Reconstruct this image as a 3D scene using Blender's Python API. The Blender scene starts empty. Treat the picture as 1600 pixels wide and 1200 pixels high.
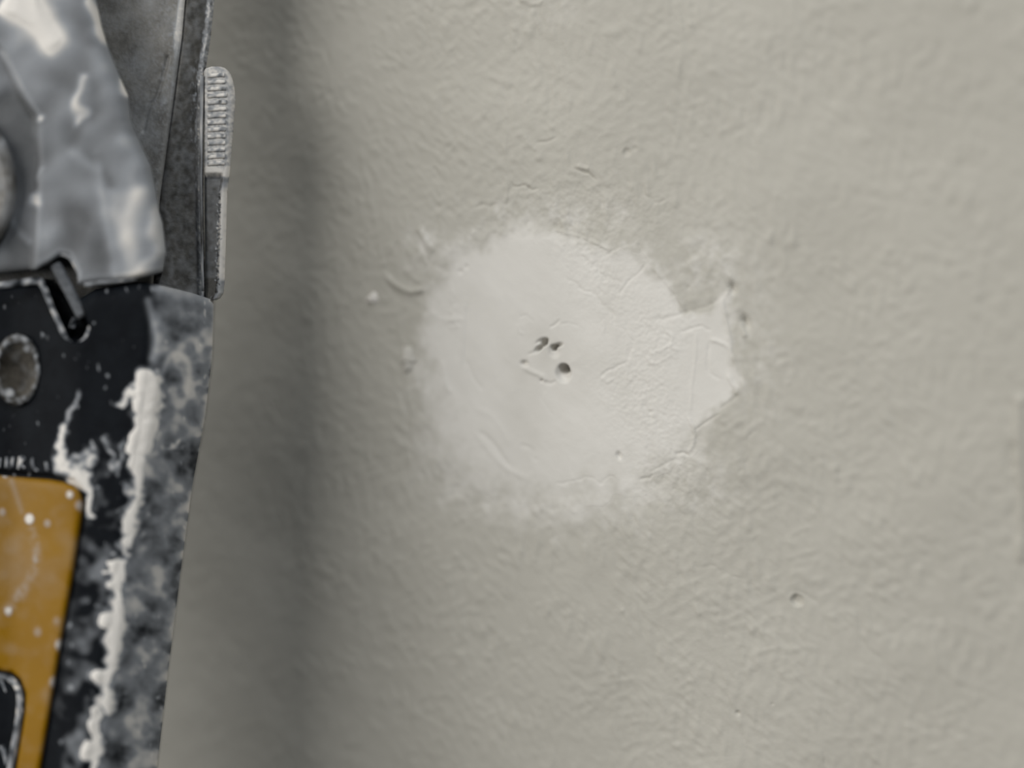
import bpy, math
import numpy as np
from mathutils import Vector, Matrix

# ------------------------------------------------------------------ camera
LENS, D0 = 60.0, 0.213                    # mm, metres from the lens to the wall on the axis
FPX = 1600 * LENS / 36.0
YAW, PITCH = math.radians(25), math.radians(6.5)
Fv = Vector((-math.sin(YAW) * math.cos(PITCH), math.cos(YAW) * math.cos(PITCH), -math.sin(PITCH)))
Rv = Fv.cross(Vector((0, 0, 1))).normalized()
Uv = Rv.cross(Fv).normalized()
P0 = Vector((0, 0, 1.30))                 # the wall point on the optical axis (wall front is y = 0)
CAM = P0 - Fv * D0

sc = bpy.context.scene
col = sc.collection
cd = bpy.data.cameras.new('camera')
cam = bpy.data.objects.new('camera', cd)
col.objects.link(cam)
cam.matrix_world = Matrix.Translation(CAM) @ Matrix((Rv, Uv, -Fv)).transposed().to_4x4()
cd.lens, cd.sensor_width, cd.clip_start, cd.clip_end = LENS, 36.0, 0.005, 50
sc.camera = cam


def wall_pt(px, py):
    """pixel -> millimetres on the wall face (x right, z up from P0)"""
    d = Fv + Rv * ((px - 800) / FPX) + Uv * (-(py - 600) / FPX)
    t = -CAM.y / d.y
    p = CAM + d * t
    return p.x * 1000, (p.z - 1.30) * 1000


def wall_depth(px, py):
    x, z = wall_pt(px, py)
    return (Vector((x / 1000, 0, 1.3 + z / 1000)) - CAM).dot(Fv)


DF = wall_depth(985, 600)
cd.dof.use_dof = True
cd.dof.focus_distance = DF
cd.dof.aperture_fstop = 4.6

# ------------------------------------------------------------------ light
w = bpy.data.worlds.new('room_light')
sc.world = w
w.use_nodes = True
bg = w.node_tree.nodes['Background']
bg.inputs[0].default_value = (0.80, 0.90, 1.0, 1)
bg.inputs[1].default_value = 0.045


def area(name, offs, size, power, colr, height=None):
    ld = bpy.data.lights.new(name, 'AREA')
    ld.shape = 'RECTANGLE' if height else 'DISK'
    ld.size, ld.energy, ld.color = size, power, colr
    if height:
        ld.size_y = height
    o = bpy.data.objects.new(name, ld)
    col.objects.link(o)
    o.location = P0 + Vector(offs)
    o.rotation_euler = (-Vector(offs)).to_track_quat('-Z', 'Y').to_euler()
    return o


# daylight from a window of the room to the left behind the camera, and the room's ceiling lamp to the right
area('window_left_offscreen', (-0.80, -1.45, 0.55), 1.8, 34.0, (1.0, 0.972, 0.92), 1.4)
area('ceiling_lamp_right_offscreen', (0.85, -0.60, 1.18), 0.30, 9.4, (0.95, 0.98, 1.0))

sc.view_settings.view_transform = 'Standard'
sc.view_settings.look = 'None'
sc.view_settings.gamma = 1
sc.view_settings.use_curve_mapping = False
sc.view_settings.exposure = 0.0

# ------------------------------------------------------------------ noise and helpers
rng = np.random.default_rng(7)


def band(shape, step, lx, lz, ang=0.0, lo=0.0):
    """unit-variance noise, correlation lengths lx, lz (same unit as step), turned by ang degrees"""
    n = rng.standard_normal(shape)
    F = np.fft.rfft2(n)
    kz = np.fft.fftfreq(shape[0], step)[:, None]
    kx = np.fft.rfftfreq(shape[1], step)[None, :]
    a = math.radians(ang)
    u = kx * math.cos(a) + kz * math.sin(a)
    v = -kx * math.sin(a) + kz * math.cos(a)
    q = (u * lx) ** 2 + (v * lz) ** 2
    G = np.exp(-q * 4.0)
    if lo:
        G *= 1 - np.exp(-q * 4.0 * lo)
    r = np.fft.irfft2(F * G, s=shape)
    return r / r.std()


def sstep(a, b, x):
    t = np.clip((x - a) / (b - a), 0, 1)
    return t * t * (3 - 2 * t)


def seg_dist(X, Z, pts):
    """distance to a polyline, and the fraction along it"""
    best = np.full(X.shape, 1e9)
    frac = np.zeros(X.shape)
    n = len(pts) - 1
    for i in range(n):
        (ax, az), (bx, bz) = pts[i], pts[i + 1]
        dx, dz = bx - ax, bz - az
        t = np.clip(((X - ax) * dx + (Z - az) * dz) / (dx * dx + dz * dz + 1e-12), 0, 1)
        d = np.hypot(X - ax - t * dx, Z - az - t * dz)
        m = d < best
        best[m] = d[m]
        frac[m] = ((i + t) / n)[m]
    return best, frac


def poly_sd(X, Z, pts):
    """signed distance to a closed polygon, positive inside"""
    d, _ = seg_dist(X, Z, pts + [pts[0]])
    ins = np.zeros(X.shape, bool)
    j = len(pts) - 1
    for i in range(len(pts)):
        (xi, zi), (xj, zj) = pts[i], pts[j]
        c = ((zi > Z) != (zj > Z)) & (X < (xj - xi) * (Z - zi) / (zj - zi + 1e-12) + xi)
        ins ^= c
        j = i
    return np.where(ins, d, -d)


def smooth_line(pts, n=6):
    """Catmull-Rom through the points"""
    P = [pts[0]] + list(pts) + [pts[-1]]
    out = []
    for i in range(1, len(P) - 2):
        p0, p1, p2, p3 = [np.array(q, float) for q in P[i - 1:i + 3]]
        for k in range(n):
            t = k / n
            out.append(tuple(0.5 * ((2 * p1) + (p2 - p0) * t + (2 * p0 - 5 * p1 + 4 * p2 - p3) * t * t
                                    + (3 * p1 - p0 - 3 * p2 + p3) * t ** 3)))
    out.append(tuple(np.array(P[-2], float)))
    return out


def mesh_from(name, V, Q, mat, parent=None, attrs=None, smooth=True):
    """V (n,3) array, Q (m,4) quads"""
    me = bpy.data.meshes.new(name)
    V = np.ascontiguousarray(V, np.float32)
    Q = np.ascontiguousarray(Q, np.int32)
    me.vertices.add(len(V))
    me.vertices.foreach_set('co', V.ravel())
    me.loops.add(Q.size)
    me.loops.foreach_set('vertex_index', Q.ravel())
    me.polygons.add(len(Q))
    me.polygons.foreach_set('loop_start', np.arange(0, Q.size, Q.shape[1], dtype=np.int32))
    if smooth:
        me.polygons.foreach_set('use_smooth', np.ones(len(Q), bool))
    me.update(calc_edges=True)
    for k, a in (attrs or {}).items():
        at = me.attributes.new(k, 'FLOAT', 'POINT')
        at.data.foreach_set('value', np.ascontiguousarray(a, np.float32))
    me.materials.append(mat)
    o = bpy.data.objects.new(name, me)
    col.objects.link(o)
    if parent:
        o.parent = parent
    return o


def tag(o, label, cat, group=None):
    o['label'], o['category'] = label, cat
    if group:
        o['group'] = group


# ------------------------------------------------------------------ materials
def new_mat(name):
    m = bpy.data.materials.new(name)
    m.use_nodes = True
    nt = m.node_tree
    return m, nt, nt.nodes['Principled BSDF']


def nnode(nt, t, **kw):
    n = nt.nodes.new(t)
    for k, v in kw.items():
        setattr(n, k, v)
    return n


def noise_col(nt, scale, detail=4, rough=0.55):
    tc = nnode(nt, 'ShaderNodeTexCoord')
    n = nnode(nt, 'ShaderNodeTexNoise')
    n.inputs['Scale'].default_value = scale
    n.inputs['Detail'].default_value = detail
    n.inputs['Roughness'].default_value = rough
    nt.links.new(tc.outputs['Object'], n.inputs['Vector'])
    return n.outputs['Fac']


def mix(nt, fac, a, b):
    m = nnode(nt, 'ShaderNodeMix', data_type='RGBA')
    for s, v in ((m.inputs[0], fac), (m.inputs[6], a), (m.inputs[7], b)):
        if isinstance(v, (tuple, float, int)):
            s.default_value = v if not isinstance(v, tuple) else v + (1,)
        else:
            nt.links.new(v, s)
    return m.outputs[2]


def remap(nt, v, a, b, lo=0.0, hi=1.0):
    m = nnode(nt, 'ShaderNodeMapRange')
    nt.links.new(v, m.inputs[0])
    for i, x in enumerate((a, b, lo, hi)):
        m.inputs[i + 1].default_value = x
    return m.outputs[0]


def attr(nt, name):
    a = nnode(nt, 'ShaderNodeAttribute')
    a.attribute_name = name
    return a.outputs['Fac']


def bump(nt, bsdf, h, strength, dist):
    b = nnode(nt, 'ShaderNodeBump')
    b.inputs['Strength'].default_value = strength
    b.inputs['Distance'].default_value = dist
    nt.links.new(h, b.inputs['Height'])
    nt.links.new(b.outputs[0], bsdf.inputs['Normal'])


def wall_material(name):
    m, nt, b = new_mat(name)
    big = noise_col(nt, 45, 3)
    paint = mix(nt, remap(nt, big, 0.35, 0.65), (0.430, 0.415, 0.370), (0.455, 0.440, 0.394))
    fill = mix(nt, remap(nt, noise_col(nt, 130, 4), 0.35, 0.65), (0.620, 0.603, 0.567), (0.655, 0.638, 0.604))
    nt.links.new(mix(nt, attr(nt, 'filler'), paint, fill), b.inputs['Base Color'])
    b.inputs['Roughness'].default_value = 0.62
    b.inputs['Specular IOR Level'].default_value = 0.35
    # fine tooth everywhere; beyond the modelled relief the roller wrinkles go on as bump
    mul = nnode(nt, 'ShaderNodeMath', operation='MULTIPLY')
    nt.links.new(noise_col(nt, 330, 4, 0.5), mul.inputs[0])
    nt.links.new(attr(nt, 'plain'), mul.inputs[1])
    add = nnode(nt, 'ShaderNodeMath', operation='MULTIPLY_ADD')
    nt.links.new(noise_col(nt, 2600, 3), add.inputs[0])
    add.inputs[1].default_value = 0.05
    nt.links.new(mul.outputs[0], add.inputs[2])
    bump(nt, b, add.outputs[0], 1.0, 0.0003)
    return m


def coated(name, base, base2, rough, metal=0.0, scale=300, dust=(0.78, 0.75, 0.71), spec=0.14):
    """a tool material under dried filler; the mask says where the filler sits"""
    m, nt, b = new_mat(name)
    c = mix(nt, remap(nt, noise_col(nt, scale, 5, 0.65), 0.35, 0.68), base, base2)
    pl = attr(nt, 'plaster')
    film = mix(nt, remap(nt, pl, 0.45, 0.85), (0.50, 0.53, 0.575), dust)      # a thin film on dark looks bluish
    nt.links.new(mix(nt, pl, c, film), b.inputs['Base Color'])
    b.inputs['Specular IOR Level'].default_value = spec
    nt.links.new(remap(nt, pl, 0, 0.6, rough, 0.85), b.inputs['Roughness'])
    if metal:
        nt.links.new(remap(nt, pl, 0, 0.5, metal, 0.0), b.inputs['Metallic'])
    bump(nt, b, noise_col(nt, 2500, 4), 0.35, 0.0001)
    return m


M_WALL = wall_material('painted_plaster')
M_FILL = wall_material('sanded_filler')
M_BLACK = coated('black_plastic', (0.004, 0.005, 0.007), (0.008, 0.010, 0.013), 0.60, spec=0.06)
M_STEEL = coated('dusty_steel', (0.16, 0.155, 0.145), (0.27, 0.265, 0.25), 0.50, 0.5, 500)
M_DARKST = coated('dark_steel', (0.075, 0.073, 0.068), (0.15, 0.145, 0.135), 0.45, 0.5, 600)
M_NOSE = coated('grey_nose_plastic', (0.09, 0.095, 0.10), (0.15, 0.155, 0.165), 0.55, 0.0, 90)
M_YELLOW = coated('yellow_plastic', (0.225, 0.112, 0.0015), (0.255, 0.130, 0.002), 0.40, 0.0, 120)
M_RIVET = coated('brown_steel', (0.018, 0.016, 0.013), (0.055, 0.050, 0.042), 0.48, 0.3, 700)
M_PLASTER = coated('dried_filler', (0.66, 0.63, 0.59), (0.72, 0.69, 0.65), 0.85)

# ------------------------------------------------------------------ the wall
corners = [wall_pt(x, y) for x in (-200, 1800) for y in (-150, 1350)]
x0, x1 = min(c[0] for c in corners), max(c[0] for c in corners)
z0, z1 = min(c[1] for c in corners), max(c[1] for c in corners)
STEP = 0.162
nx, nz = int((x1 - x0) / STEP), int((z1 - z0) / STEP)
gx, gz = x0 + np.arange(nx) * STEP, z0 + np.arange(nz) * STEP
X, Z = np.meshgrid(gx, gz)
S = X.shape
W2 = lambda L: [wall_pt(*p) for p in L]
MMPX = 0.08


def nz_(*a, **k):
    return band(S, STEP, *a, **k)


# painted roller texture: short wrinkles that change direction from place to place
H = 0.10 * nz_(9, 9) + 0.020 * nz_(2.6, 2.6)
for ang, L, wdt, amp in ((86, 1.8, 0.75, 1.5), (-58, 1.5, 0.70, 1.0), (-30, 1.5, 0.68, 1.0), (25, 1.4, 0.65, 1.0),
                         (104, 1.4, 0.55, 1.2), (-45, 1.0, 0.45, 0.8)):
    gate = sstep(-0.9, 1.2, nz_(3, 3))
    r = nz_(L, wdt, ang=ang, lo=2.5)
    H += 0.0165 * amp * gate * (r + 0.30 * np.abs(r))
H += 0.0030 * nz_(0.45, 0.28, ang=-35)
fine = nz_(0.17, 0.17)

# the filled area
outline = [(698, 398), (735, 376), (790, 360), (850, 356), (905, 369), (957, 391), (985, 385), (1005, 398), (1018, 415),
           (1042, 440), (1060, 466), (1073, 486), (1105, 480), (1136, 456), (1138, 485), (1144, 525), (1148, 560),
           (1152, 605), (1148, 620), (1118, 648), (1088, 668), (1086, 700), (1076, 712), (1045, 742), (1005, 766),
           (945, 786), (870, 793), (790, 782), (725, 760), (684, 722), (670, 672), (664, 622), (659, 575), (660, 520),
           (668, 470), (684, 432)]
sd = poly_sd(X, Z, W2(outline))
warp = 0.9 * nz_(1.6, 1.6) + 0.45 * nz_(0.5, 0.5)
cx, cz = wall_pt(890, 570)
ang = np.degrees(np.arctan2(Z - cz, X - cx))
soft = 0.9 + 4.2 * sstep(-10, -40, ang) * sstep(-179, -150, ang) + 2.0 * sstep(-150, -178, ang) \
    + 1.2 * sstep(100, 130, ang) + 0.6 * sstep(30, 60, ang) * sstep(120, 100, ang)
inside = sstep(-1, 1, (sd + warp * (0.25 + 0.18 * soft)) / soft)


def blob(px, py, rx, ry, a):
    bx, bz = wall_pt(px, py)
    return a * np.exp(-(((X - bx) / (rx * MMPX)) ** 2 + ((Z - bz) / (ry * MMPX)) ** 2))


smear = (blob(690, 690, 40, 70, .45) + blob(800, 780, 120, 30, .40) + blob(1105, 410, 60, 45, .40) + blob(660, 375, 26, 26, .45)
         + blob(690, 420, 40, 50, .35) + blob(900, 340, 100, 26, .35) + blob(1180, 560, 40, 90, .28) + blob(1010, 770, 90, 30, .35)
         + blob(1110, 750, 50, 50, .2) + blob(620, 440, 40, 40, .12) + blob(860, 20, 50, 20, .15) + blob(780, 330, 40, 16, .3))
inside = inside * (1 - np.clip(blob(850, 560, 55, 50, .22) + blob(820, 660, 60, 60, .20) + blob(955, 470, 20, 40, .25) + blob(960, 600, 50, 50, .14), 0, .5) * (1 + .3 * nz_(2, 2)))
filler = np.clip(np.maximum(inside, smear * (0.75 + 0.5 * nz_(1.2, 1.2) + 0.35 * nz_(0.4, 0.4))), 0, 1)

# inside the filler the roller texture is sanded away
flat = sstep(-0.6, 1.6, sd)
H *= 1 - 0.80 * flat
H += flat * (0.045 * nz_(7, 7) + 0.010 * nz_(3.0, 1.0, ang=-50))
grain = (blob(905, 375, 60, 30, .9) + blob(935, 440, 45, 60, .8) + blob(1035, 525, 50, 40, 1.0) + blob(990, 600, 60, 45, 1.1)
         + blob(1020, 660, 60, 50, .8) + blob(1060, 745, 70, 45, 1.0) + blob(890, 310, 110, 35, .9) + blob(1010, 340, 60, 40, .7)
         + blob(1000, 470, 60, 50, .5) + blob(740, 360, 60, 30, .6) + blob(715, 470, 14, 60, .7) + blob(1130, 420, 50, 50, .3))
H += fine * (0.0012 + 0.0016 * (1 - flat)) + np.clip(grain, 0, 1.2) * (0.0095 * fine + 0.0125 * nz_(0.33, 0.22, ang=-40))

# filler sits a little proud at its upper right, level lower down
H += 0.05 * flat * sstep(0.2, -0.3, np.abs(ang - 40) / 180 - 0.2)


def line(pts, width, amp, jag=0.0, taper=True):
    """a thin ridge (amp > 0) or crack (amp < 0), width in pixels, amp in mm"""
    global H
    P = W2(smooth_line(pts, 5))
    xs, zs = [p[0] for p in P], [p[1] for p in P]
    pad = width * MMPX * 4 + 1
    i0, i1 = np.searchsorted(gx, (min(xs) - pad, max(xs) + pad))
    j0, j1 = np.searchsorted(gz, (min(zs) - pad, max(zs) + pad))
    sl = (slice(j0, j1), slice(i0, i1))
    if i1 <= i0 or j1 <= j0:
        return
    jx = jag * MMPX * warp[sl]
    d, f = seg_dist(X[sl] + jx, Z[sl] + jx * 0.7, P)
    g = np.exp(-(d / (width * MMPX)) ** 2)
    if taper:
        g = g * np.clip(np.sin(np.pi * np.clip(f, 0.02, 0.98)) * 2.2, 0, 1)
    H[sl] += 1.7 * amp * g


def step_edge(pts, width, amp, reach):
    """one side of the line stands higher (right-hand side walking along it), fading over reach pixels"""
    global H
    P = W2(smooth_line(pts, 4))
    pad = reach * MMPX * 2.5
    xs, zs = [p[0] for p in P], [p[1] for p in P]
    i0, i1 = np.searchsorted(gx, (min(xs) - pad, max(xs) + pad))
    j0, j1 = np.searchsorted(gz, (min(zs) - pad, max(zs) + pad))
    sl = (slice(j0, j1), slice(i0, i1))
    x, z = X[sl], Z[sl]
    d, f = seg_dist(x, z, P)
    side = np.zeros(x.shape)
    best = np.full(x.shape, 1e9)
    for (ax, az), (bx, bz) in zip(P[:-1], P[1:]):
        dx, dz = bx - ax, bz - az
        t = np.clip(((x - ax) * dx + (z - az) * dz) / (dx * dx + dz * dz + 1e-12), 0, 1)
        dd = np.hypot(x - ax - t * dx, z - az - t * dz)
        cr = -(dx * (z - az) - dz * (x - ax))
        m = dd < best
        best[m] = dd[m]
        side[m] = np.sign(cr)[m]
    s = d * side
    g = sstep(-width * MMPX, width * MMPX, s) * np.exp(-(np.maximum(d, 0) / (reach * MMPX)) ** 2)
    H[sl] += amp * g * np.clip(np.sin(np.pi * np.clip(f, 0.01, 0.99)) * 3, 0, 1)


def pit(px, py, r, depth, rx=1.0, rot=0.0, power=6, lip=0.12, lean=(0, 0)):
    global H, filler
    bx, bz = wall_pt(px, py)
    R = r * MMPX
    n = int(R * 4 * max(1, rx) / STEP) + 8
    i, j = np.searchsorted(gx, bx), np.searchsorted(gz, bz)
    sl = (slice(max(0, j - n), j + n), slice(max(0, i - n), i + n))
    a = math.radians(rot)
    u = (X[sl] - bx) * math.cos(a) + (Z[sl] - bz) * math.sin(a)
    v = -(X[sl] - bx) * math.sin(a) + (Z[sl] - bz) * math.cos(a)
    q = np.hypot(u / rx, v) / R
    q = q * (1 + 0.06 * warp[sl])
    H[sl] += -depth * np.exp(-q ** power) + lip * depth * np.exp(-((q - 1.25) / 0.22) ** 2) * (0.6 + 0.4 * np.tanh(warp[sl]))


# edges, creases and cracks of the filler and paint
line([(850, 357), (900, 368), (930, 380), (957, 392)], 2.2, 0.055, .5)
line([(1015, 415), (1040, 440), (1060, 468), (1071, 487)], 2.2, 0.060, .6)
step_edge([(1073, 487), (1060, 466), (1042, 440), (1018, 415), (1003, 397)], 2.2, 0.05, 22)
line([(945, 400), (970, 386), (996, 378)], 2.0, -0.030, .5)
step_edge([(950, 396), (975, 383), (998, 376)], 2, 0.035, 18)
line([(998, 380), (1003, 393), (1012, 407)], 1.8, -0.035, 1.5)
line([(1010, 409), (996, 428), (978, 443), (968, 462)], 1.6, -0.040, 3)
line([(1070, 488), (1095, 484), (1120, 470), (1140, 452)], 2.4, -0.035, 2)
line([(1020, 500), (1050, 494), (1075, 490)], 2.4, -0.040, 3)
line([(1066, 516), (1090, 511), (1112, 516)], 1.8, -0.050, 3)
line([(1142, 425), (1143, 445), (1134, 462)], 2.6, 0.060, 1)
line([(1127, 462), (1132, 490), (1138, 520), (1143, 545)], 2.8, 0.085, .6)
line([(1108, 530), (1124, 533), (1138, 541), (1144, 556), (1151, 572)], 2.8, 0.075, .6)
line([(1108, 533), (1106, 560), (1109, 582), (1128, 595)], 2.0, -0.035, .5)
line([(1136, 584), (1144, 598), (1151, 608), (1148, 618)], 2.8, 0.075, .6)
line([(1150, 618), (1140, 628), (1124, 640)], 2.2, -0.050, 3)
line([(1089, 515), (1086, 560), (1081, 610), (1079, 645)], 1.8, 0.035, .5)
line([(1079, 645), (1083, 668), (1084, 690), (1077, 708)], 2.6, 0.080, 1.5)
line([(1056, 710), (1068, 707), (1077, 711)], 2.0, -0.090, 1)
line([(1085, 673), (1100, 662), (1125, 646)], 1.6, -0.060, 2)
line([(1060, 714), (1035, 728), (1012, 740)], 1.8, -0.045, 4)
line([(998, 748), (1010, 750), (1018, 742)], 1.8, -0.060, 3)
line([(868, 754), (890, 752), (940, 748), (960, 757)], 1.8, -0.030, 4)
line([(880, 430), (905, 448), (925, 462), (938, 482), (955, 493), (968, 508)], 2.4, -0.035, 3)
line([(900, 398), (925, 416), (950, 434), (966, 450)], 2.2, -0.035, 4)
line([(940, 502), (944, 512), (942, 520)], 2.0, 0.03, 1)
line([(968, 508), (985, 530), (985, 552), (975, 565)], 1.8, -0.030, 3)
line([(1040, 512), (1048, 528), (1044, 545), (1057, 552)], 2.4, 0.045, 2)
line([(1047, 540), (1032, 549), (1010, 553)], 2.2, 0.035, 3)
line([(980, 566), (962, 574), (945, 582), (938, 594)], 1.8, -0.045, 3)
line([(935, 598), (942, 590), (946, 598), (960, 592)], 2.0, 0.03, 2)
line([(1005, 560), (1025, 566), (1050, 555)], 1.8, 0.03, 3)
line([(1010, 625), (1018, 645), (1016, 655)], 2.0, -0.030, 2)
line([(1022, 655), (1040, 675), (1052, 695)], 1.8, -0.025, 3)
# nail surroundings
line([(858, 512), (866, 508), (874, 500)], 1.6, -0.060, 1)
line([(876, 506), (890, 505), (902, 510)], 1.6, -0.025, 1)
line([(825, 553), (838, 548), (848, 540)], 1.8, -0.060, 1)
line([(812, 495), (822, 493), (835, 504)], 1.8, -0.022, 1)
line([(810, 505), (812, 516), (820, 522)], 2.2, 0.03, 1)
line([(814, 574), (832, 580), (848, 590), (852, 597)], 3.4, 0.075, 1)
line([(848, 597), (858, 600), (868, 596)], 2.4, -0.05, 1)
line([(848, 600), (850, 625), (866, 652)], 2.0, -0.016, 2)
# left, softer
step_edge([(600, 428), (625, 449), (645, 456), (664, 455)], 3, -0.10, 26)
line([(600, 428), (620, 446), (642, 456), (664, 452)], 5.0, 0.150)
line([(655, 355), (666, 372), (681, 394)], 4.5, 0.140)
line([(638, 362), (650, 375), (664, 390)], 5, -0.05)
line([(632, 417), (642, 430), (658, 442)], 4, 0.06)
line([(628, 372), (612, 400), (600, 428)], 3.5, -0.05)
line([(727, 468), (724, 520), (721, 575)], 3.0, 0.035)
line([(731, 470), (728, 520), (725, 575)], 3.0, -0.035)
line([(705, 440), (706, 490), (712, 520)], 4.0, 0.04, 4)
line([(690, 560), (697, 600), (705, 614)], 4.0, 0.045)
line([(745, 640), (765, 648), (785, 672), (800, 700)], 5.2, 0.025)
line([(742, 676), (765, 704), (790, 730), (830, 752)], 5.2, 0.040)
line([(748, 674), (770, 692), (800, 735)], 4, -0.045)
line([(728, 560), (740, 590), (755, 610)], 3.5, -0.035)
line([(810, 697), (828, 702), (843, 720)], 3, -0.035, 2)
line([(640, 630), (637, 670), (645, 720)], 4, -0.035)
line([(660, 380), (675, 410), (700, 430)], 4, -0.03, 3)
line([(672, 480), (690, 500), (730, 497)], 4, 0.03, 3)
# paint above and beyond
line([(897, 262), (908, 267), (922, 272), (932, 281)], 2.0, -0.09, 1)
line([(903, 258), (912, 262), (922, 264)], 3.0, 0.09)
line([(793, 287), (806, 292), (818, 293), (830, 298), (842, 294)], 1.8, -0.070, 2)
line([(838, 222), (852, 222), (870, 216)], 2.2, -0.050, 1)
line([(818, 212), (830, 228), (840, 234)], 3.5, 0.05, 1)
line([(1002, 292), (1010, 304), (1020, 312), (1030, 316), (1045, 309)], 1.8, -0.055, 3)
line([(788, 318), (792, 305), (788, 292)], 3.0, 0.05, 2)
line([(745, 322), (760, 319), (772, 322)], 2.5, -0.05, 2)
line([(1232, 925), (1262, 930), (1285, 960), (1305, 1015)], 3.0, -0.035, 1)
line([(1345, 975), (1352, 1010), (1378, 1035)], 4.0, -0.040, 1)
line([(1100, 882), (1130, 892), (1165, 902)], 2.5, -0.03, 4)
line([(1285, 1175), (1288, 1190), (1289, 1215)], 2.2, -0.05, 1)
line([(1165, 655), (1178, 690), (1172, 725)], 3, -0.025, 4)
line([(1594, 630), (1593, 690), (1596, 740), (1596, 870)], 7.0, 0.230, 1, False)
line([(1584, 690), (1580, 712), (1578, 740)], 8.0, -0.14, 1)
line([(1590, 740), (1591, 790), (1592, 850)], 5.0, -0.09, 1)
line([(815, -8), (832, 4), (850, 2)], 4, 0.08, 2)
# holes and pin pricks
pit(880, 583, 11.0, 0.70, power=5, lip=.04)
pit(880.5, 576.5, 6.6, 2.4, rx=1.12, power=8, lip=0.0)
pit(865, 549, 9.0, 0.26, power=3, lip=.10)
pit(864, 544, 3.9, 1.8, rx=1.15, rot=70, power=6, lip=0.0)
pit(871, 540, 2.6, 0.9, rx=2.4, rot=18, power=3, lip=0)
pit(850, 535, 4.2, 1.8, rx=1.6, rot=50, power=5, lip=.03)
pit(841, 545, 3.0, 1.1, rx=2.6, rot=42, power=4, lip=0)
pit(843, 533, 2.2, 0.35, rx=3.0, rot=35, power=3, lip=0)
pit(819, 568, 4.0, 0.45, rx=1.5, rot=0, power=3, lip=.15)
pit(846, 595, 2.6, 0.30, power=3)
pit(1245, 938, 8.0, 0.42, power=5, lip=.22)
pit(979, 238, 6.0, 0.20, power=3, lip=.22)
pit(993, 232, 4.0, 0.09, power=2)
pit(967, 712, 3.6, 0.28, rx=1.5, rot=110, power=3, lip=.2)
pit(1144, 450, 5.5, 0.55, rx=1.4, rot=100, power=2, lip=0)
pit(1164, 503, 6.5, 0.65, rx=1.5, rot=110, power=2, lip=0)
line([(1158, 503), (1161, 515), (1165, 528)], 3.5, 0.12)
pit(1153, 1114, 3.6, 0.20, power=3, lip=.2)
pit(1207, 1100, 2.6, 0.10, power=3, lip=.5)
pit(973, 954, 3.5, -0.10, power=2, lip=0)
for p in ((719, 424, 4, .14), (729, 417, 4, .12), (752, 320, 4.5, .12), (688, 323, 5, .10), (825, 296, 3, .1), (1075, 449, 3, .1),
          (1016, 644, 3, .14), (1186, 594, 3, -.05), (1232, 598, 4, -.07), (1302, 418, 6, -.06), (1354, 865, 5, -.05), (1185, 220, 5, -.06),
          (490, 886, 7, -.10), (640, 627, 6, -.10), (680, 722, 9, -.08), (1158, 735, 4, .07), (640, 430, 4, .05)):
    pit(p[0], p[1], p[2], p[3], power=2, lip=0.1)

# one continuous wall: dense where the photograph looks, coarse out to the whole wall
fade = np.minimum(np.minimum(sstep(x0, x0 + 10, X), sstep(x1, x1 - 10, X)), np.minimum(sstep(z0, z0 + 10, Z), sstep(z1, z1 - 10, Z)))
H *= fade
ext = lambda a, far: a + np.sign(far - a) * np.abs(far - a) * (np.linspace(0, 1, 26)[1:] ** 3)
ax_ = np.concatenate([ext(gx[0], -1900.)[::-1], gx, ext(gx[-1], 1900.)])
az_ = np.concatenate([ext(gz[0], -1300.)[::-1], gz, ext(gz[-1], 1250.)])
PADN = 25
pad2 = lambda A: np.pad(A, PADN)
Hf, Ff = pad2(H), pad2(filler * fade)
Nf = np.pad(1 - fade, PADN, constant_values=1.0)
sdm = np.pad(sd, PADN, constant_values=-100.0) + np.pad(0.35 * warp, PADN)
AX, AZ = np.meshgrid(ax_, az_)


def sheet(Hh, keep=None):
    ny, nxx = Hh.shape
    V = np.stack([AX / 1000, -Hh / 1000, AZ / 1000 + 1.30], -1).reshape(-1, 3)
    idx = np.arange(ny * nxx).reshape(ny, nxx)
    Q = np.stack([idx[:-1, :-1], idx[:-1, 1:], idx[1:, 1:], idx[1:, :-1]], -1)
    if keep is None:
        return V, Q.reshape(-1, 4), idx
    return V, Q[keep], idx


under = sstep(0.5, 1.3, sdm)                     # the painted wall dips under the filler
V, Q, idx = sheet(Hf - 3.4 * under)
ring = np.concatenate([idx[0, :], idx[1:, -1], idx[-1, -2::-1], idx[-2:0:-1, 0]])
B = V[ring].copy()
B[:, 1] = 0.12
nb = len(V) + np.arange(len(ring))
side = np.stack([np.roll(ring, -1), ring, nb, np.roll(nb, -1)], -1)
cx4 = [0, len(ax_) - 1, len(ax_) + len(az_) - 2, 2 * len(ax_) + len(az_) - 3]
back = np.array([[nb[k] for k in cx4[::-1]]])
wall = mesh_from('wall_back', np.concatenate([V, B]), np.concatenate([Q, side, back]), M_WALL,
                 attrs={'filler': np.concatenate([Ff.ravel(), np.zeros(len(B))]),
                        'plain': np.concatenate([Nf.ravel(), np.ones(len(B))])})
wall['kind'] = 'structure'

# the filler patch itself: its face level with the picture's relief, its rim tucked under the paint
rim = sstep(0.0, -0.45, sdm)
Hp = Hf + 0.006 - 0.08 * rim
quad_in = (np.maximum(np.maximum(sdm[:-1, :-1], sdm[:-1, 1:]), np.maximum(sdm[1:, 1:], sdm[1:, :-1])) > -0.4)
V, Q, _ = sheet(Hp, quad_in)
used = np.unique(Q)
remapi = np.full(len(V), -1)
remapi[used] = np.arange(len(used))
Qp = remapi[Q]
patch = mesh_from('filler_patch', V[used], Qp, M_FILL, attrs={'filler': Ff.ravel()[used]})
tag(patch, 'round pale patch of dried filler with nail holes on beige painted wall', 'patch')

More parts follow.
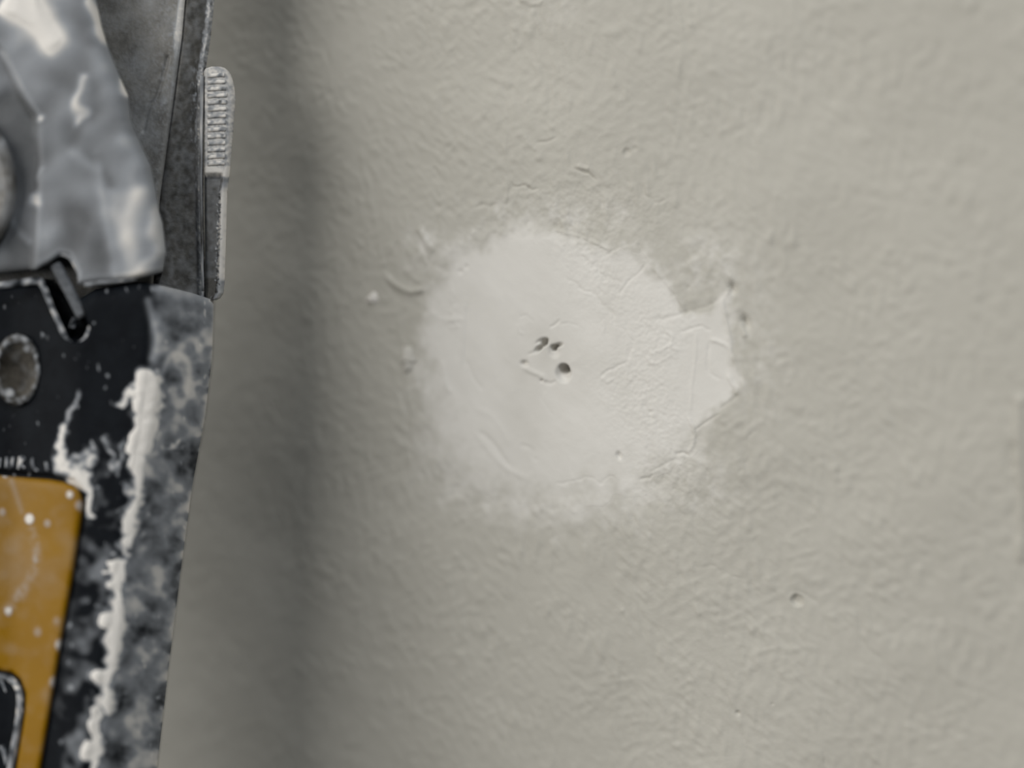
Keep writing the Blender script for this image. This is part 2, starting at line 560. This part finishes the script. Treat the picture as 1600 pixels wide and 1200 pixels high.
# crumbs stuck to the wall
def crumb(name, px, py, rx, rz, h, label, cat, seed, tri=None, lift=0.0, mat=None):
    bx, bz = wall_pt(px, py)
    r = np.random.default_rng(seed)
    nu, nv = 28, 14
    th = np.linspace(0, 2 * np.pi, nu, endpoint=False)
    ph = np.linspace(-np.pi / 2, np.pi / 2, nv)
    c = [r.normal(0, .10, 5), r.normal(0, .10, 5)]
    Vv = []
    for p in ph:
        for t in th:
            k = 1 + sum(c[0][q] * math.cos((q + 2) * t + 5 * c[1][q] * 7) for q in range(5)) * math.cos(p)
            if tri:
                k *= tri(t)
            x, z, y = rx * k * math.cos(p) * math.cos(t), rz * k * math.cos(p) * math.sin(t), h * math.sin(p) * (1 + .2 * math.sin(3 * t))
            Vv.append(((bx + x * MMPX) / 1000, -(y * MMPX + lift) / 1000, 1.3 + (bz + z * MMPX) / 1000))
    I = np.arange(nu * nv).reshape(nv, nu)
    Qq = np.stack([I[:-1], np.roll(I[:-1], -1, 1), np.roll(I[1:], -1, 1), I[1:]], -1).reshape(-1, 4)
    o = mesh_from(name, np.array(Vv), Qq, mat or M_PLASTER, attrs={'plaster': np.full(nu * nv, 1.), 'filler': np.full(nu * nv, .45)})
    tag(o, label, cat)
    return o


crumb('filler_crumb', 583, 466, 9, 9, 6, 'small round crumb of pale filler stuck to shaded painted wall', 'crumb', 3)
crumb('paint_flake', 638, 564, 15, 21, 5, 'small pointed flake of paint lifting beside the round patch', 'flake', 5,
      tri=lambda t: 1.0 - 0.35 * abs(math.cos(t)) * (math.sin(t) < 0), mat=M_WALL)

# ------------------------------------------------------------------ the knife
NT = 512
ntex = {s: band((NT, NT), 1.0, s, s) for s in (2.2, 5.0, 11.0, 24.0, 50.0)}
streakx = band((NT, NT), 1.0, 4, 26)


def look(T, x, y):
    x, y = np.mod(x, NT), np.mod(y, NT)
    i, j = np.floor(x).astype(int), np.floor(y).astype(int)
    fx, fy = x - i, y - j
    i1, j1 = (i + 1) % NT, (j + 1) % NT
    i, j = i % NT, j % NT
    return (T[j, i] * (1 - fx) * (1 - fy) + T[j, i1] * fx * (1 - fy) + T[j1, i] * (1 - fx) * fy + T[j1, i1] * fx * fy)


def K(px, py, wm):
    """pixel and distance in mm in front of the focal plane -> world"""
    px, py, wm = np.broadcast_arrays(np.asarray(px, float), np.asarray(py, float), np.asarray(wm, float))
    d = DF - wm / 1000
    C, F, R, U = (np.array(v) for v in (CAM, Fv, Rv, Uv))
    return (C + F * d[..., None] + R * ((px - 800) / FPX * d)[..., None] - U * ((py - 600) / FPX * d)[..., None])


kbase = K(np.array(20.), np.array(1500.), np.array(10.))
knife = bpy.data.objects.new('utility_knife', None)
col.objects.link(knife)
knife.location = Vector(kbase)
tag(knife, 'black utility knife with yellow inlay and steel nose, spattered with dried filler', 'knife')
KO = np.array(knife.location)


def interp(tab):
    a = np.array(sorted(tab), float)
    return lambda y: np.interp(y, a[:, 0], a[:, 1])


def plate(name, mat, PX, PY, WF, thick, plaster=None, parent=knife, relief=0.12, thickmask=None, streakname=None):
    """closed slab: front face through the grid PX, PY with front distance WF (mm); back thick mm behind"""
    m = np.zeros(PX.shape) if plaster is None else np.clip(plaster, 0, 1)
    WF2 = WF + relief * m
    Vf, Vb = K(PX, PY, WF2) - KO, K(PX, PY, WF - thick) - KO
    n, k = PX.shape
    I = np.arange(n * k).reshape(n, k)
    J = I + n * k
    qf = np.stack([I[:-1, :-1], I[1:, :-1], I[1:, 1:], I[:-1, 1:]], -1).reshape(-1, 4)
    # the back only needs its rim: a coarse fan of strips
    qb = np.stack([J[:-1, :-1], J[:-1, 1:], J[1:, 1:], J[1:, :-1]], -1).reshape(-1, 4)
    rg = np.concatenate([I[0, :], I[1:, -1], I[-1, -2::-1], I[-2:0:-1, 0]])
    rb = rg + n * k
    qs = np.stack([rg, np.roll(rg, -1), np.roll(rb, -1), rb], -1)
    o = mesh_from(name, np.concatenate([Vf.reshape(-1, 3), Vb.reshape(-1, 3)]), np.concatenate([qf, qb, qs]), mat, parent,
                  {'plaster': np.concatenate([m.ravel(), m.ravel()])})
    return o


def crust(name, PX, PY, WF, mask, h, parent):
    """a thick skin of dried filler on a surface: only where the mask is high, rim sunk into the surface"""
    Vf = (K(PX, PY, WF + h * (mask - 0.5)) - KO).reshape(-1, 3)
    n, k = PX.shape
    I = np.arange(n * k).reshape(n, k)
    q = np.stack([I[:-1, :-1], I[1:, :-1], I[1:, 1:], I[:-1, 1:]], -1)
    keep = np.maximum(np.maximum(mask[:-1, :-1], mask[1:, :-1]), np.maximum(mask[1:, 1:], mask[:-1, 1:])) > 0.42
    q = q[keep]
    u = np.unique(q)
    rm = np.full(n * k, -1)
    rm[u] = np.arange(len(u))
    return mesh_from(name, Vf[u], rm[q], M_PLASTER, parent, {'plaster': np.full(len(u), 1.)})


def tube(name, mat, pts, r, wv, parent=knife, n=10, plaster=0.0, flat=0.7):
    """bead following pixel points at distance wv (mm, number or list)"""
    P = np.array(smooth_line(pts, 4), float)
    wl = np.full(len(P), wv) if np.isscalar(wv) else np.interp(np.linspace(0, 1, len(P)), np.linspace(0, 1, len(wv)), wv)
    rr = np.full(len(P), r) if np.isscalar(r) else np.interp(np.linspace(0, 1, len(P)), np.linspace(0, 1, len(r)), r)
    T = np.gradient(P, axis=0)
    T /= np.linalg.norm(T, axis=1, keepdims=True) + 1e-9
    Nn = np.stack([-T[:, 1], T[:, 0]], -1)
    a = np.linspace(0, 2 * np.pi, n, endpoint=False)
    PX = P[:, 0, None] + Nn[:, 0, None] * rr[:, None] * np.cos(a)
    PY = P[:, 1, None] + Nn[:, 1, None] * rr[:, None] * np.cos(a)
    WW = wl[:, None] + rr[:, None] * MMPX * flat * np.sin(a)
    # end caps: shrink the ends to a point
    ends = lambda A, v0, v1: np.concatenate([np.full((1, n), v0), A, np.full((1, n), v1)])
    PX, PY, WW = ends(PX, P[0, 0], P[-1, 0]), ends(PY, P[0, 1], P[-1, 1]), ends(WW, wl[0], wl[-1])
    Vv = (K(PX, PY, WW) - KO).reshape(-1, 3)
    m = len(P) + 2
    I = np.arange(m * n).reshape(m, n)
    q = np.stack([I[:-1], I[1:], np.roll(I[1:], -1, 1), np.roll(I[:-1], -1, 1)], -1).reshape(-1, 4)
    pl = plaster + 0.25 * look(ntex[5.0], PX * 1.1, PY * 1.1).ravel() * (plaster > 0)
    return mesh_from(name, Vv, q, mat, parent, {'plaster': np.clip(pl, 0, 1)})


def strip_grid(L, R, y0, y1, nx_, ny_):
    ys = np.linspace(y0, y1, ny_)
    u = np.linspace(0, 1, nx_)
    U, PY = np.meshgrid(u, ys)
    l, r = L(PY), R(PY)
    return U, l + U * (r - l), PY


# ---- handle
wb = lambda py: np.interp(py, (400, 1200, 1800), (9.0, 12.0, 14.0))      # front face distance
dish = lambda px: 2.6 * sstep(130, 10, np.asarray(px, float))
RIDGE = interp([(430, 243), (580, 236), (680, 222), (750, 210), (900, 186), (1080, 162), (1200, 145), (1700, 75)])
REDGE = interp([(430, 334), (470, 334), (560, 331), (650, 320), (760, 300), (900, 281), (1050, 262), (1200, 245), (1700, 185)])
TOPU = interp([(-330, 480), (0, 444), (60, 436), (75, 446), (120, 470), (150, 452), (215, 441), (255, 447), (300, 458), (334, 469)])
nxh, nyh = 380, 620
u = np.linspace(0, 1, nxh)
t = np.linspace(0, 1, nyh)
U, T_ = np.meshgrid(u, t)
top = TOPU(-330 + U * 664)
PY = top + T_ * (1560 - top)
PX = -330 + U * (REDGE(PY) + 330)
rx = RIDGE(PY)
over = np.maximum(PX - rx, 0)
span = REDGE(PY) - rx
W = wb(PY) - dish(PX) - 8.0 * (over / span) ** 1.25 - 0.35 * np.exp(-((PX - rx) / 9) ** 2)
W -= 1.2 * np.exp(-(PY - top) / 7.0)                               # rounded top edge
W -= 0.8 * np.exp(-(REDGE(PY) - PX) / 5.0)
# Z-shaped slot at the top of the handle, seat of the inlay
slot = np.minimum(seg_dist(PX, PY, [(-330, 460), (66, 428), (80, 432)])[0] + 4, seg_dist(PX, PY, [(80, 425), (118, 512)])[0])
W -= 3.0 * sstep(24, 18, slot)
lab = [(-190, 722), (0, 737), (92, 746), (114, 751), (128, 766), (133, 786), (130, 815), (119, 890), (98, 1010), (66, 1205), (18, 1520), (-190, 1520)]
lsd = poly_sd(PX, PY, lab)
W -= 0.9 * sstep(-5, 0, lsd)
# filler on the handle, and a paler top edge to its side face
nzs = {s: look(ntex[s], PX, PY) for s in ntex}
wx, wy = PX + 9 * nzs[24.0] + 4 * nzs[5.0], PY + 10 * look(ntex[24.0], PX + 200, PY + 90)
wx2 = PX + 3.5 * nzs[24.0] + 3.0 * nzs[11.0]


def stroke(pts, r0):
    """thick smear: width varies along the way (pixels)"""
    d, f = seg_dist(wx2, wy * 0.35 + PY * 0.65, pts)
    r = np.interp(f, np.linspace(0, 1, len(r0)), r0)
    return np.exp(-(d / r) ** 2 * 0.9)


thick, stain = np.zeros(PX.shape), np.zeros(PX.shape)
for num, (pts, r0) in enumerate((
        ([(232, 590), (236, 620), (232, 660), (224, 700), (212, 745), (204, 790), (198, 840), (190, 880)], [13, 17, 17, 15, 13, 11, 8, 8]),
        ([(228, 592), (205, 612), (188, 636)], [9, 8, 5]),
        ([(190, 855), (184, 900), (180, 925), (182, 960), (176, 1010), (168, 1050), (160, 1070), (162, 1100), (166, 1115)], [8, 11, 9, 14, 14, 8, 8, 10, 6]),
        ([(160, 1068), (176, 1080), (190, 1078)], [7, 7, 5]), ([(162, 1075), (146, 1090), (150, 1120), (148, 1160), (144, 1215)], [5, 5, 7, 8, 9]),
        ([(95, 670), (90, 700), (96, 728), (112, 738), (128, 748), (136, 770), (136, 800)], [8, 8, 11, 14, 13, 8, 5]),
        ([(118, 735), (134, 718), (140, 700)], [12, 12, 7]), ([(122, 615), (112, 650), (98, 668)], [5, 6, 6]),
        ([(195, 765), (190, 785), (183, 795)], [6, 5, 4]), ([(196, 690), (188, 720), (176, 735)], [7, 4, 3]),
        ([(205, 915), (186, 925), (172, 950), (150, 945)], [4, 7, 6, 5]), ([(248, 660), (258, 655)], [8, 8]), ([(232, 700), (246, 710)], [8, 6]),
        ([(240, 1090), (250, 1085), (246, 1105)], [6, 8, 8]), ([(258, 700), (282, 690), (288, 680)], [3, 6, 5]), ([(245, 820), (265, 800)], [5, 5]),
        ([(290, 770), (284, 800), (290, 745)], [5, 5, 3]), ([(165, 685), (172, 715), (176, 740)], [5, 5, 3]), ([(200, 1165), (205, 1180)], [8, 6]))):
    small = max(r0) < 8.5 and num not in (1, 4)
    st = stroke(pts, [v * (1.35 if num in (0, 2) else 1.5 if small else 1.15) for v in r0])
    stain = np.maximum(stain, st * (.95 if num in (0, 2, 4, 5) else .48 if small else .75))
    if num in (0, 2, 4):
        thick = np.maximum(thick, st)
thick = thick * (0.92 + 0.10 * nzs[11.0] + 0.05 * nzs[5.0])
onside = sstep(-10, 14, PX - rx)
haze = onside * (0.42 + 0.25 * np.tanh(.8 * nzs[24.0]) + 0.14 * np.tanh(.8 * nzs[11.0]) + 0.03 * nzs[5.0])
blot = sstep(0.4, 2.6, nzs[11.0] * 0.8 + nzs[24.0] * 0.7) * onside * 0.35
haze = haze + blot + 0.55 * np.exp(-(REDGE(PY) - PX) / 4.5) * sstep(.1, .8, 0.5 + nzs[11.0] * .6)
haze *= 0.55 + 0.45 * sstep(470, 500, PY)
haze += 0.42 * onside * np.exp(-((PY - top) / 13.0) ** 2)  # side face gets paler towards the top edge
near = sstep(95, 20, rx - PX) * (PX < rx) * sstep(640, 780, PY)
haze += near * np.clip(0.10 + 0.11 * nzs[24.0] + 0.10 * nzs[11.0], 0, .4)
specks = sstep(2.1, 3.2, look(ntex[5.0], PX * 1.2, PY * .7) + 0.5 * nzs[11.0]) * 0.40 * sstep(-60, 60, PX)
haze += specks
curl, _ = seg_dist(PX, PY, smooth_line([(255, 580), (265, 558), (280, 552), (294, 566), (296, 590), (292, 612)]))
haze += 0.45 * np.exp(-(curl / 4.5) ** 2)
curl, _ = seg_dist(PX, PY, smooth_line([(232, 470), (238, 500), (246, 532), (238, 560)]))
haze += 0.35 * np.exp(-(curl / 5) ** 2)
haze = 0.92 * np.tanh(haze / 0.92)
body = plate('handle', M_BLACK, PX, PY, W, 14.0, np.maximum(np.clip(haze, 0, .95), sstep(.15, .75, stain * (0.88 + .14 * nzs[5.0] + .16 * np.tanh(nzs[11.0]))) * .92), relief=0.05)
crust('dried_filler_streak', PX, PY, W + 0.05 * np.maximum(np.clip(haze, 0, .95), sstep(.15, .75, stain * (0.88 + .14 * nzs[5.0] + .16 * np.tanh(nzs[11.0]))) * .92), thick * (0.85 + .28 * np.tanh(nzs[24.0]) + .15 * np.tanh(nzs[11.0])), 0.16, body)

# ---- yellow inlay, with its dark window
win = [(-140, 1040), (0, 1048), (20, 1052), (32, 1062), (40, 1084), (39, 1110), (33, 1150), (20, 1230), (-4, 1400), (-140, 1400)]
LR = interp([(722, 96), (744, 96), (748, 108), (752, 117), (758, 123), (766, 127), (776, 129.5), (790, 130), (815, 127), (890, 116), (1010, 95), (1205, 63), (1515, 15)])
ys = np.concatenate([np.linspace(0, 1, 60)[:-1] ** 1.6 * 0.12, np.linspace(.12, 1, 200)])
uu = np.linspace(0, 1, 170)
U2, T2 = np.meshgrid(uu, ys)
ltop = np.interp(U2, (0, .60, .89, .94, .97, .988, 1), (726, 741, 749, 753, 758, 766, 784))
PY2 = ltop + T2 * (1512 - ltop)
PX2 = -186 + U2 * (LR(PY2) + 186)
wsd = poly_sd(PX2, PY2, win)
e = np.minimum(LR(PY2) - PX2, PY2 - ltop)
W2_ = wb(PY2) - dish(PX2) + 0.15 - 0.8 * np.exp(-np.maximum(e, 0) / 3.5) - 2.2 * sstep(-3, 2, wsd)
l24, l11, l5 = (look(ntex[s], PX2 + 130, PY2 + 40) for s in (24.0, 11.0, 5.0))
yl = 0.035 * np.clip(l24, 0, 2) + 0.02 * np.clip(l11, 0, 2) + .06 * sstep(870, 740, PY2) * sstep(80, 0, PX2)
yl += 0.15 * np.exp(-(seg_dist(PX2, PY2, [(18, 750), (26, 775), (34, 800)])[0] / 4) ** 2)
yl += 0.22 * np.exp(-(seg_dist(PX2, PY2, smooth_line([(52, 830), (57, 870), (48, 900), (30, 930), (10, 955)]))[0] / 7) ** 2) * (0.7 + .4 * l5)
yl += 0.10 * np.exp(-(np.hypot(PX2 - 22, PY2 - 890) / 38) ** 2)
for sx, sy, sr, sa in ((46, 811, 8, 1.0), (109, 773, 6, .8), (74, 818, 6, .4), (124, 790, 7, .45), (93, 1008, 8, .7), (84, 1066, 8, .5), (59, 988, 7, .25),
                       (13, 955, 7, .6), (88, 970, 6, .2), (8, 741, 6, .6), (4, 800, 6, .3)):
    yl += sa * sstep(1.25, .75, np.hypot((PX2 - sx) / .85, PY2 - sy) / sr)
plate('yellow_inlay', M_YELLOW, PX2, PY2, W2_, 1.0, np.clip(yl, 0, .9), relief=0.15)
wx_, wy_ = np.meshgrid(np.linspace(-138, 40, 40), np.linspace(1045, 1398, 60))
wr = np.interp(wy_, (1045, 1052, 1062, 1084, 1110, 1150, 1230, 1400), (0, 18, 30, 37, 36, 30, 17, -7))
wx_ = -138 + (wx_ + 138) / 178 * (wr + 138)
panel = plate('inlay_window', M_BLACK, wx_, wy_, wb(wy_) - dish(wx_) - 1.7, 0.6, 0.10 * np.clip(look(ntex[11.0], wx_, wy_), 0, 2) + .12 * np.exp(-(np.hypot(wx_ - 18, wy_ - 1095) / 18) ** 2), relief=.03)
tube('raised_rim', M_BLACK, [(-60, 1052), (0, 1056), (18, 1062), (30, 1080), (31, 1110), (25, 1150), (14, 1215), (-8, 1370)], 5.5, list(wb(np.linspace(1050, 1370, 8)) - 3.5), panel, plaster=.42)
tube('raised_rib', M_BLACK, [(-30, 1085), (-4, 1108), (10, 1130), (25, 1142)], 3.4, float(wb(1120)) - 3.75, panel, plaster=.45)
tube('raised_rib', M_BLACK, [(0, 1060), (10, 1085), (14, 1110), (20, 1125)], 3.4, float(wb(1100)) - 3.75, panel, plaster=.35)
tube('raised_rib', M_BLACK, [(2, 1165), (8, 1185), (10, 1230)], 5.0, float(wb(1190)) - 3.75, panel, plaster=.38)

# ---- moulded lettering over the inlay (only strokes are left of it)
def stroke_letter(segs):
    for s in segs:
        tube('moulded_letter', M_BLACK, s, 2.6, float(wb(725) - dish(s[0][0])) + 0.05, body, 8, .42)


stroke_letter([[(11, 714), (10, 731)], [(20, 714), (19, 731)], [(31, 714), (29, 733)], [(31, 714), (38, 716), (32, 724), (42, 733)],
               [(52, 716), (50, 724), (55, 734)], [(55, 734), (62, 735)], [(72, 722), (74, 735)], [(0, 716), (-2, 731)]])

# ---- rivet
def lathe(name, mat, cx_, cy_, rx_, ry_, prof, w0, parent=knife, n=56, plf=None):
    a = np.linspace(0, 2 * np.pi, n, endpoint=False)
    r = np.array([p[0] for p in prof])
    h = np.array([p[1] for p in prof])
    PXr = cx_ + rx_ * r[:, None] * np.cos(a)
    PYr = cy_ + ry_ * r[:, None] * np.sin(a)
    WW = w0 + np.repeat(h[:, None], n, 1)
    pl = np.zeros(PXr.shape) if plf is None else np.clip(plf(PXr, PYr, r[:, None], a[None, :]), 0, 1)
    Vv = (K(PXr, PYr, WW + .08 * pl) - KO).reshape(-1, 3)
    I = np.arange(len(r) * n).reshape(len(r), n)
    q = np.stack([I[:-1], I[1:], np.roll(I[1:], -1, 1), np.roll(I[:-1], -1, 1)], -1).reshape(-1, 4)
    return mesh_from(name, Vv, q, mat, parent, {'plaster': pl.ravel()})


def rivet_pl(px, py, r, a):
    rimm = sstep(.70, .9, r) * sstep(1.02, .96, r)
    return rimm * (0.22 + .22 * look(ntex[5.0], px * 1.3, py * 1.3)) \
        + .03 * np.clip(look(ntex[11.0], px, py), 0, 2) * (r < .9) + .6 * sstep(9, 4, np.hypot(px - 15, py - 614)) + .4 * sstep(7, 3, np.hypot(px - 42, py - 545))


rp = [(0, .55), (.2, .56), (.4, .60), (.55, .66), (.68, .78), (.78, .95), (.86, 1.02), (.93, .95), (.98, .7), (1.0, .35), (1.0, -1.5)]
rp = [(float(np.interp(q, np.linspace(0, 1, len(rp)), [p[0] for p in rp])), float(np.interp(q, np.linspace(0, 1, len(rp)), [p[1] for p in rp])))
      for q in np.linspace(0, 1, 44)]
lathe('rivet', M_RIVET, 27, 578, 37, 57, rp, float(wb(578)) - 2.3, plf=rivet_pl)

# ---- steel channel (back plate) and its side rail
CH_R = interp([(-900, 372), (0, 289), (60, 284), (150, 272), (310, 250), (470, 238)])
U3, PX3, PY3 = strip_grid(lambda y: y * 0 - 240, CH_R, -700, 468, 220, 420)
n5, n2, n11, n24 = (look(ntex[s], PX3 * 1.0, PY3) for s in (5.0, 2.2, 11.0, 24.0))
edge = CH_R(PY3) - PX3
W3 = 1.4 - 0.5 * np.exp(-edge / 3)
p3 = 0.10 + 0.05 * n24 + 0.05 * n2
lip = np.interp(PY3, (-700, 0, 60, 90, 300, 470), (10, 9, 12, 7, 3, 2))
p3 = np.maximum(p3, 0.75 * sstep(lip + 3, lip - 1, edge) * np.interp(PY3, (-100, 60, 95, 200, 470), (1, 1, .35, .25, .1)))
p3 += 0.28 * sstep(0.4, 1.6, n2 + .6 * n5) * sstep(70, 5, edge) * np.interp(PY3, (-200, 0, 150, 470), (.9, .9, .8, .2))
p3 -= 0.14 * sstep(0.4, 1.5, n2) * sstep(60, 20, edge)
groove, _ = seg_dist(PX3, PY3, smooth_line([(262, 90), (246, 150), (234, 165), (224, 205)]))
W3 -= 0.25 * np.exp(-(groove / 2.2) ** 2)
p3 += 0.30 * np.exp(-(np.hypot(PX3 - 255, PY3 - 158) / 6) ** 2)
plate('steel_channel', M_STEEL, PX3, PY3, W3, 1.6, np.clip(p3, 0, .9), relief=0.10)

RL = lambda y: CH_R(y) - 5
RR = interp([(-900, 405), (0, 335), (60, 329), (110, 321), (200, 318), (320, 318), (460, 321), (472, 321)])
U4, PX4, PY4 = strip_grid(RL, RR, -700, 470, 60, 420)
q5, q2, q11 = (look(ntex[s], PX4 + 77, PY4 + 31) for s in (5.0, 2.2, 11.0))
ed4 = RR(PY4) - PX4
W4 = 0.9 - 2.0 * U4 ** 2 - 1.6 * np.exp(-U4 / .05) + 0.5 * np.exp(-((ed4 - 5) / 4) ** 2)
p4 = 0.05 + 0.04 * q5 + 0.05 * np.clip(q11, 0, 2)
p4 += 0.55 * sstep(12.5, 9.5, ed4 + 1.3 * q5) * (0.75 + .25 * q2)
p4 += 0.35 * sstep(0.6, 1.5, q2 + q5 * .6) * sstep(26, 12, ed4) * sstep(80, 120, PY4) * sstep(260, 200, PY4)
plate('side_rail', M_DARKST, PX4, PY4, W4, 1.5, np.clip(p4, 0, .85), relief=0.12)

# ---- grey nose cover in front of the channel
NR = interp([(-200, 70), (-60, 125), (0, 150), (40, 158), (70, 167), (130, 191), (150, 200), (190, 205), (230, 222), (260, 236), (300, 244), (330, 248),
             (350, 254), (395, 259), (425, 254), (445, 240)])
NB = interp([(-170, 440), (0, 428), (60, 420), (75, 412), (92, 399), (110, 403), (122, 425), (134, 444), (160, 441), (190, 439), (216, 436), (240, 430), (256, 424)])
uu, tt = np.meshgrid(np.linspace(0, 1, 230), np.linspace(0, 1, 300))
xb = -270 + uu * 526
PY5 = -200 + tt * (NB(xb) + 200)
PX5 = -270 + uu * (NR(PY5) + 270)
ed5 = NR(PY5) - PX5
m24, m11, m5, m50 = (look(ntex[s], PX5 + 300, PY5 + 210) for s in (24.0, 11.0, 5.0, 50.0))
ms = look(streakx, PX5 * .9 + PY5 * .45, PY5 * .8 - PX5 * .3)
W5 = 9.6 - 1.6 * np.exp(-ed5 / 14) - 1.2 * np.exp(-ed5 / 4) - 0.5 * np.exp(-(NB(xb) - PY5) / 5) + 0.05 * m24
fold, ff = seg_dist(PX5, PY5, smooth_line([(-40, 20), (8, 80), (35, 140), (60, 180), (62, 250), (60, 330), (55, 400)]))
leftof = sstep(4, -10, PX5 - np.interp(PY5, (-200, 20, 80, 140, 180, 250, 330, 430), (-120, -40, 8, 35, 60, 64, 60, 54)))
W5 -= 1.3 * leftof
p5 = 0.24 + 0.06 * m24 + 0.07 * m50
p5 = p5 - 0.20 * leftof


def sm(pts, r, a):
    d, _ = seg_dist(PX5 + 4 * m24, PY5 + 6 * m24, pts)
    return a * np.exp(-(d / r) ** 2)


big = sm([(15, 0), (50, 20), (70, 45), (85, 70)], 22, 1.1) + sm([(60, -20), (30, 10)], 24, 1.1)
white = big + sm([(140, 5), (152, 25), (162, 60)], 8, .75) \
    + sm([(194, 125), (197, 143)], 7, .9) + sm([(135, 125), (125, 155), (118, 185)], 7, .55) + sm([(-30, -60), (60, -40), (120, -60)], 30, 1.0)
p5 += white + sm([(60, 178), (62, 186)], 6, .6) + sm([(50, 300), (53, 312)], 9, .7) + sm([(8, 90), (35, 140), (60, 178)], 5, .22) + sm([(66, 262), (60, 280)], 4, .25) \
    + sm([(155, 260), (120, 250)], 9, .22) + sm([(205, 300), (200, 350), (205, 425)], 20, .48) + sm([(240, 330), (250, 400), (225, 425)], 14, .42) \
    + sm([(165, 130), (150, 200)], 26, .10) + sm([(205, 230), (225, 300)], 16, .22) + sm([(25, 355), (40, 368)], 6, .22) + sm([(150, 240), (180, 430)], 8, .18)
p5 -= sm([(150, 245), (172, 290)], 10, .22) + sm([(110, 330), (150, 400)], 34, .24) + sm([(120, 20), (140, 60)], 14, .12) + sm([(20, 240), (35, 420)], 22, .10) \
    + sm([(120, 200), (115, 225)], 12, .10)
p5 += .22 * np.exp(-((NB(xb) - PY5 - 7) / 6) ** 2) * (PX5 > 60)
nose = plate('nose_cover', M_NOSE, PX5, PY5, W5, 6.0, np.clip(p5, 0, .95), relief=0.25)
crust('dried_filler_smear', PX5, PY5, W5 + .2, np.clip(big, 0, 1.2), 0.4, nose)

tube('nose_bead', M_NOSE, [(58, 416), (74, 405), (90, 395), (108, 399), (118, 412), (126, 428), (135, 443), (150, 441), (180, 438), (214, 434)], [3, 5, 6, 5, 4.5, 4.5, 5, 5, 5, 3],
     9.0, nose, plaster=.32)

# ---- latch tab standing in the slot, and the beads round the slot
TW = float(wb(460))
tx, ty = np.meshgrid(np.linspace(-1, 1, 12), np.linspace(0, 1, 40))
cxs = 86 + ty * 44 + tx * 8.0
cys = 412 + ty * 84 - tx * 4.0
plate('latch_tab', M_BLACK, cxs, cys, TW - .6 - .35 * np.abs(tx) ** 4 - .5 * (ty > .97), 2.0, .23 + .03 * look(ntex[5.0], cxs, cys), relief=.02)
tube('slot_bead', M_BLACK, [(-60, 452), (0, 446), (40, 441), (60, 439), (68, 448), (80, 478), (92, 505), (102, 527), (110, 538), (120, 540), (130, 534), (137, 522), (140, 510)],
     [5, 5, 5.5, 6, 5, 4, 4, 4.5, 5, 5.5, 4.5, 3, 2], TW - .4, body, plaster=.34)
tube('latch_foot', M_BLACK, [(118, 498), (114, 505), (112, 512)], 5, TW - 1.2, body, plaster=.10)

# ---- knurled wheel at the side of the nose
def wheel_pl(px, py, r, a):
    return .12 + .12 * look(ntex[11.0], px, py)


wp = [(0, 1.6), (.35, 1.6), (.5, 1.5), (.58, 1.1), (.66, 1.3), (.80, 1.5), (.9, 1.4), (.97, 1.0), (1.0, .3), (1.0, -1.2)]
wp = [(float(np.interp(q, np.linspace(0, 1, len(wp)), [p[0] for p in wp])), float(np.interp(q, np.linspace(0, 1, len(wp)), [p[1] for p in wp]))) for q in np.linspace(0, 1, 40)]
lathe('thumb_wheel', M_DARKST, -58, 292, 84, 118, wp, 8.7, plf=wheel_pl)

# ---- ribbed slider on the edge of the channel
SL = interp([(105, 322), (110, 316), (120, 314), (470, 322)])
SL = interp([(104, 330), (107, 321), (112, 318.5), (300, 319), (468, 321)])
SR = interp([(104, 344), (106, 351), (112, 358), (120, 362), (135, 366), (155, 368), (200, 364.5), (270, 359), (300, 355), (360, 353.5), (440, 351), (458, 349), (466, 344), (469, 338)])
U6, PX6, PY6 = strip_grid(SL, SR, 104, 469, 40, 330)
s5, s2 = look(ntex[5.0], PX6 + 9, PY6), look(ntex[2.2], PX6, PY6 + 70)
e6 = SR(PY6) - PX6
W6 = 0.9 - 1.0 * np.exp(-e6 / 4) - .5 * np.exp(-(PX6 - SL(PY6)) / 1.5)
W6 -= 0.7 * sstep(268, 280, PY6) * sstep(8, 14, e6)
p6 = 0.66 + .07 * s5 + .06 * s2
low = sstep(272, 284, PY6)
p6 = p6 * (1 - low) + low * (0.16 + .05 * s5 + 0.72 * sstep(15, 9, e6 + 2 * s2) * sstep(300, 330, PY6 + (PX6 - 320) * .8))
p6 += .28 * sstep(258, 264, PY6) * sstep(280, 272, PY6)
p6 -= .45 * sstep(432, 442, PY6) * (0.8 + .2 * s5)
p6 += .1 * np.exp(-((e6 - 4) / 3) ** 2) * (1 - low)
slider = plate('thumb_slider', M_DARKST, PX6, PY6, W6, 2.2, np.clip(p6, 0, .9), relief=.10)
for i in range(14):
    yy = 117 + i * 10.6
    xe = 355.5 - max(0, (3 - i)) * 1.5 - i * .35
    tube('grip_rib', M_DARKST, [(324.5, yy + 1.5), (340, yy + .3), (xe, yy)], 3.1, 1.0, slider, 8, .74, .6)
tube('slider_edge', M_DARKST, [(315.5, 118), (314.5, 200), (314, 300), (316, 400), (317, 455)], [3, 2.6, 2.2, 2.2, 2.2], .9, slider, 8, .42)

# ---- blade, above the picture
BX = lambda u_, y: 130 + 0.085 * (-700 - y) + u_ * 210
ub, tb = np.meshgrid(np.linspace(0, 1, 8), np.linspace(0, 1, 24))
yb = -690 - tb * (520 - 190 * (1 - ub))
plate('blade', M_STEEL, BX(ub, yb), yb, 0.5 + 0 * ub, 0.6, .05 + 0 * ub, relief=0)
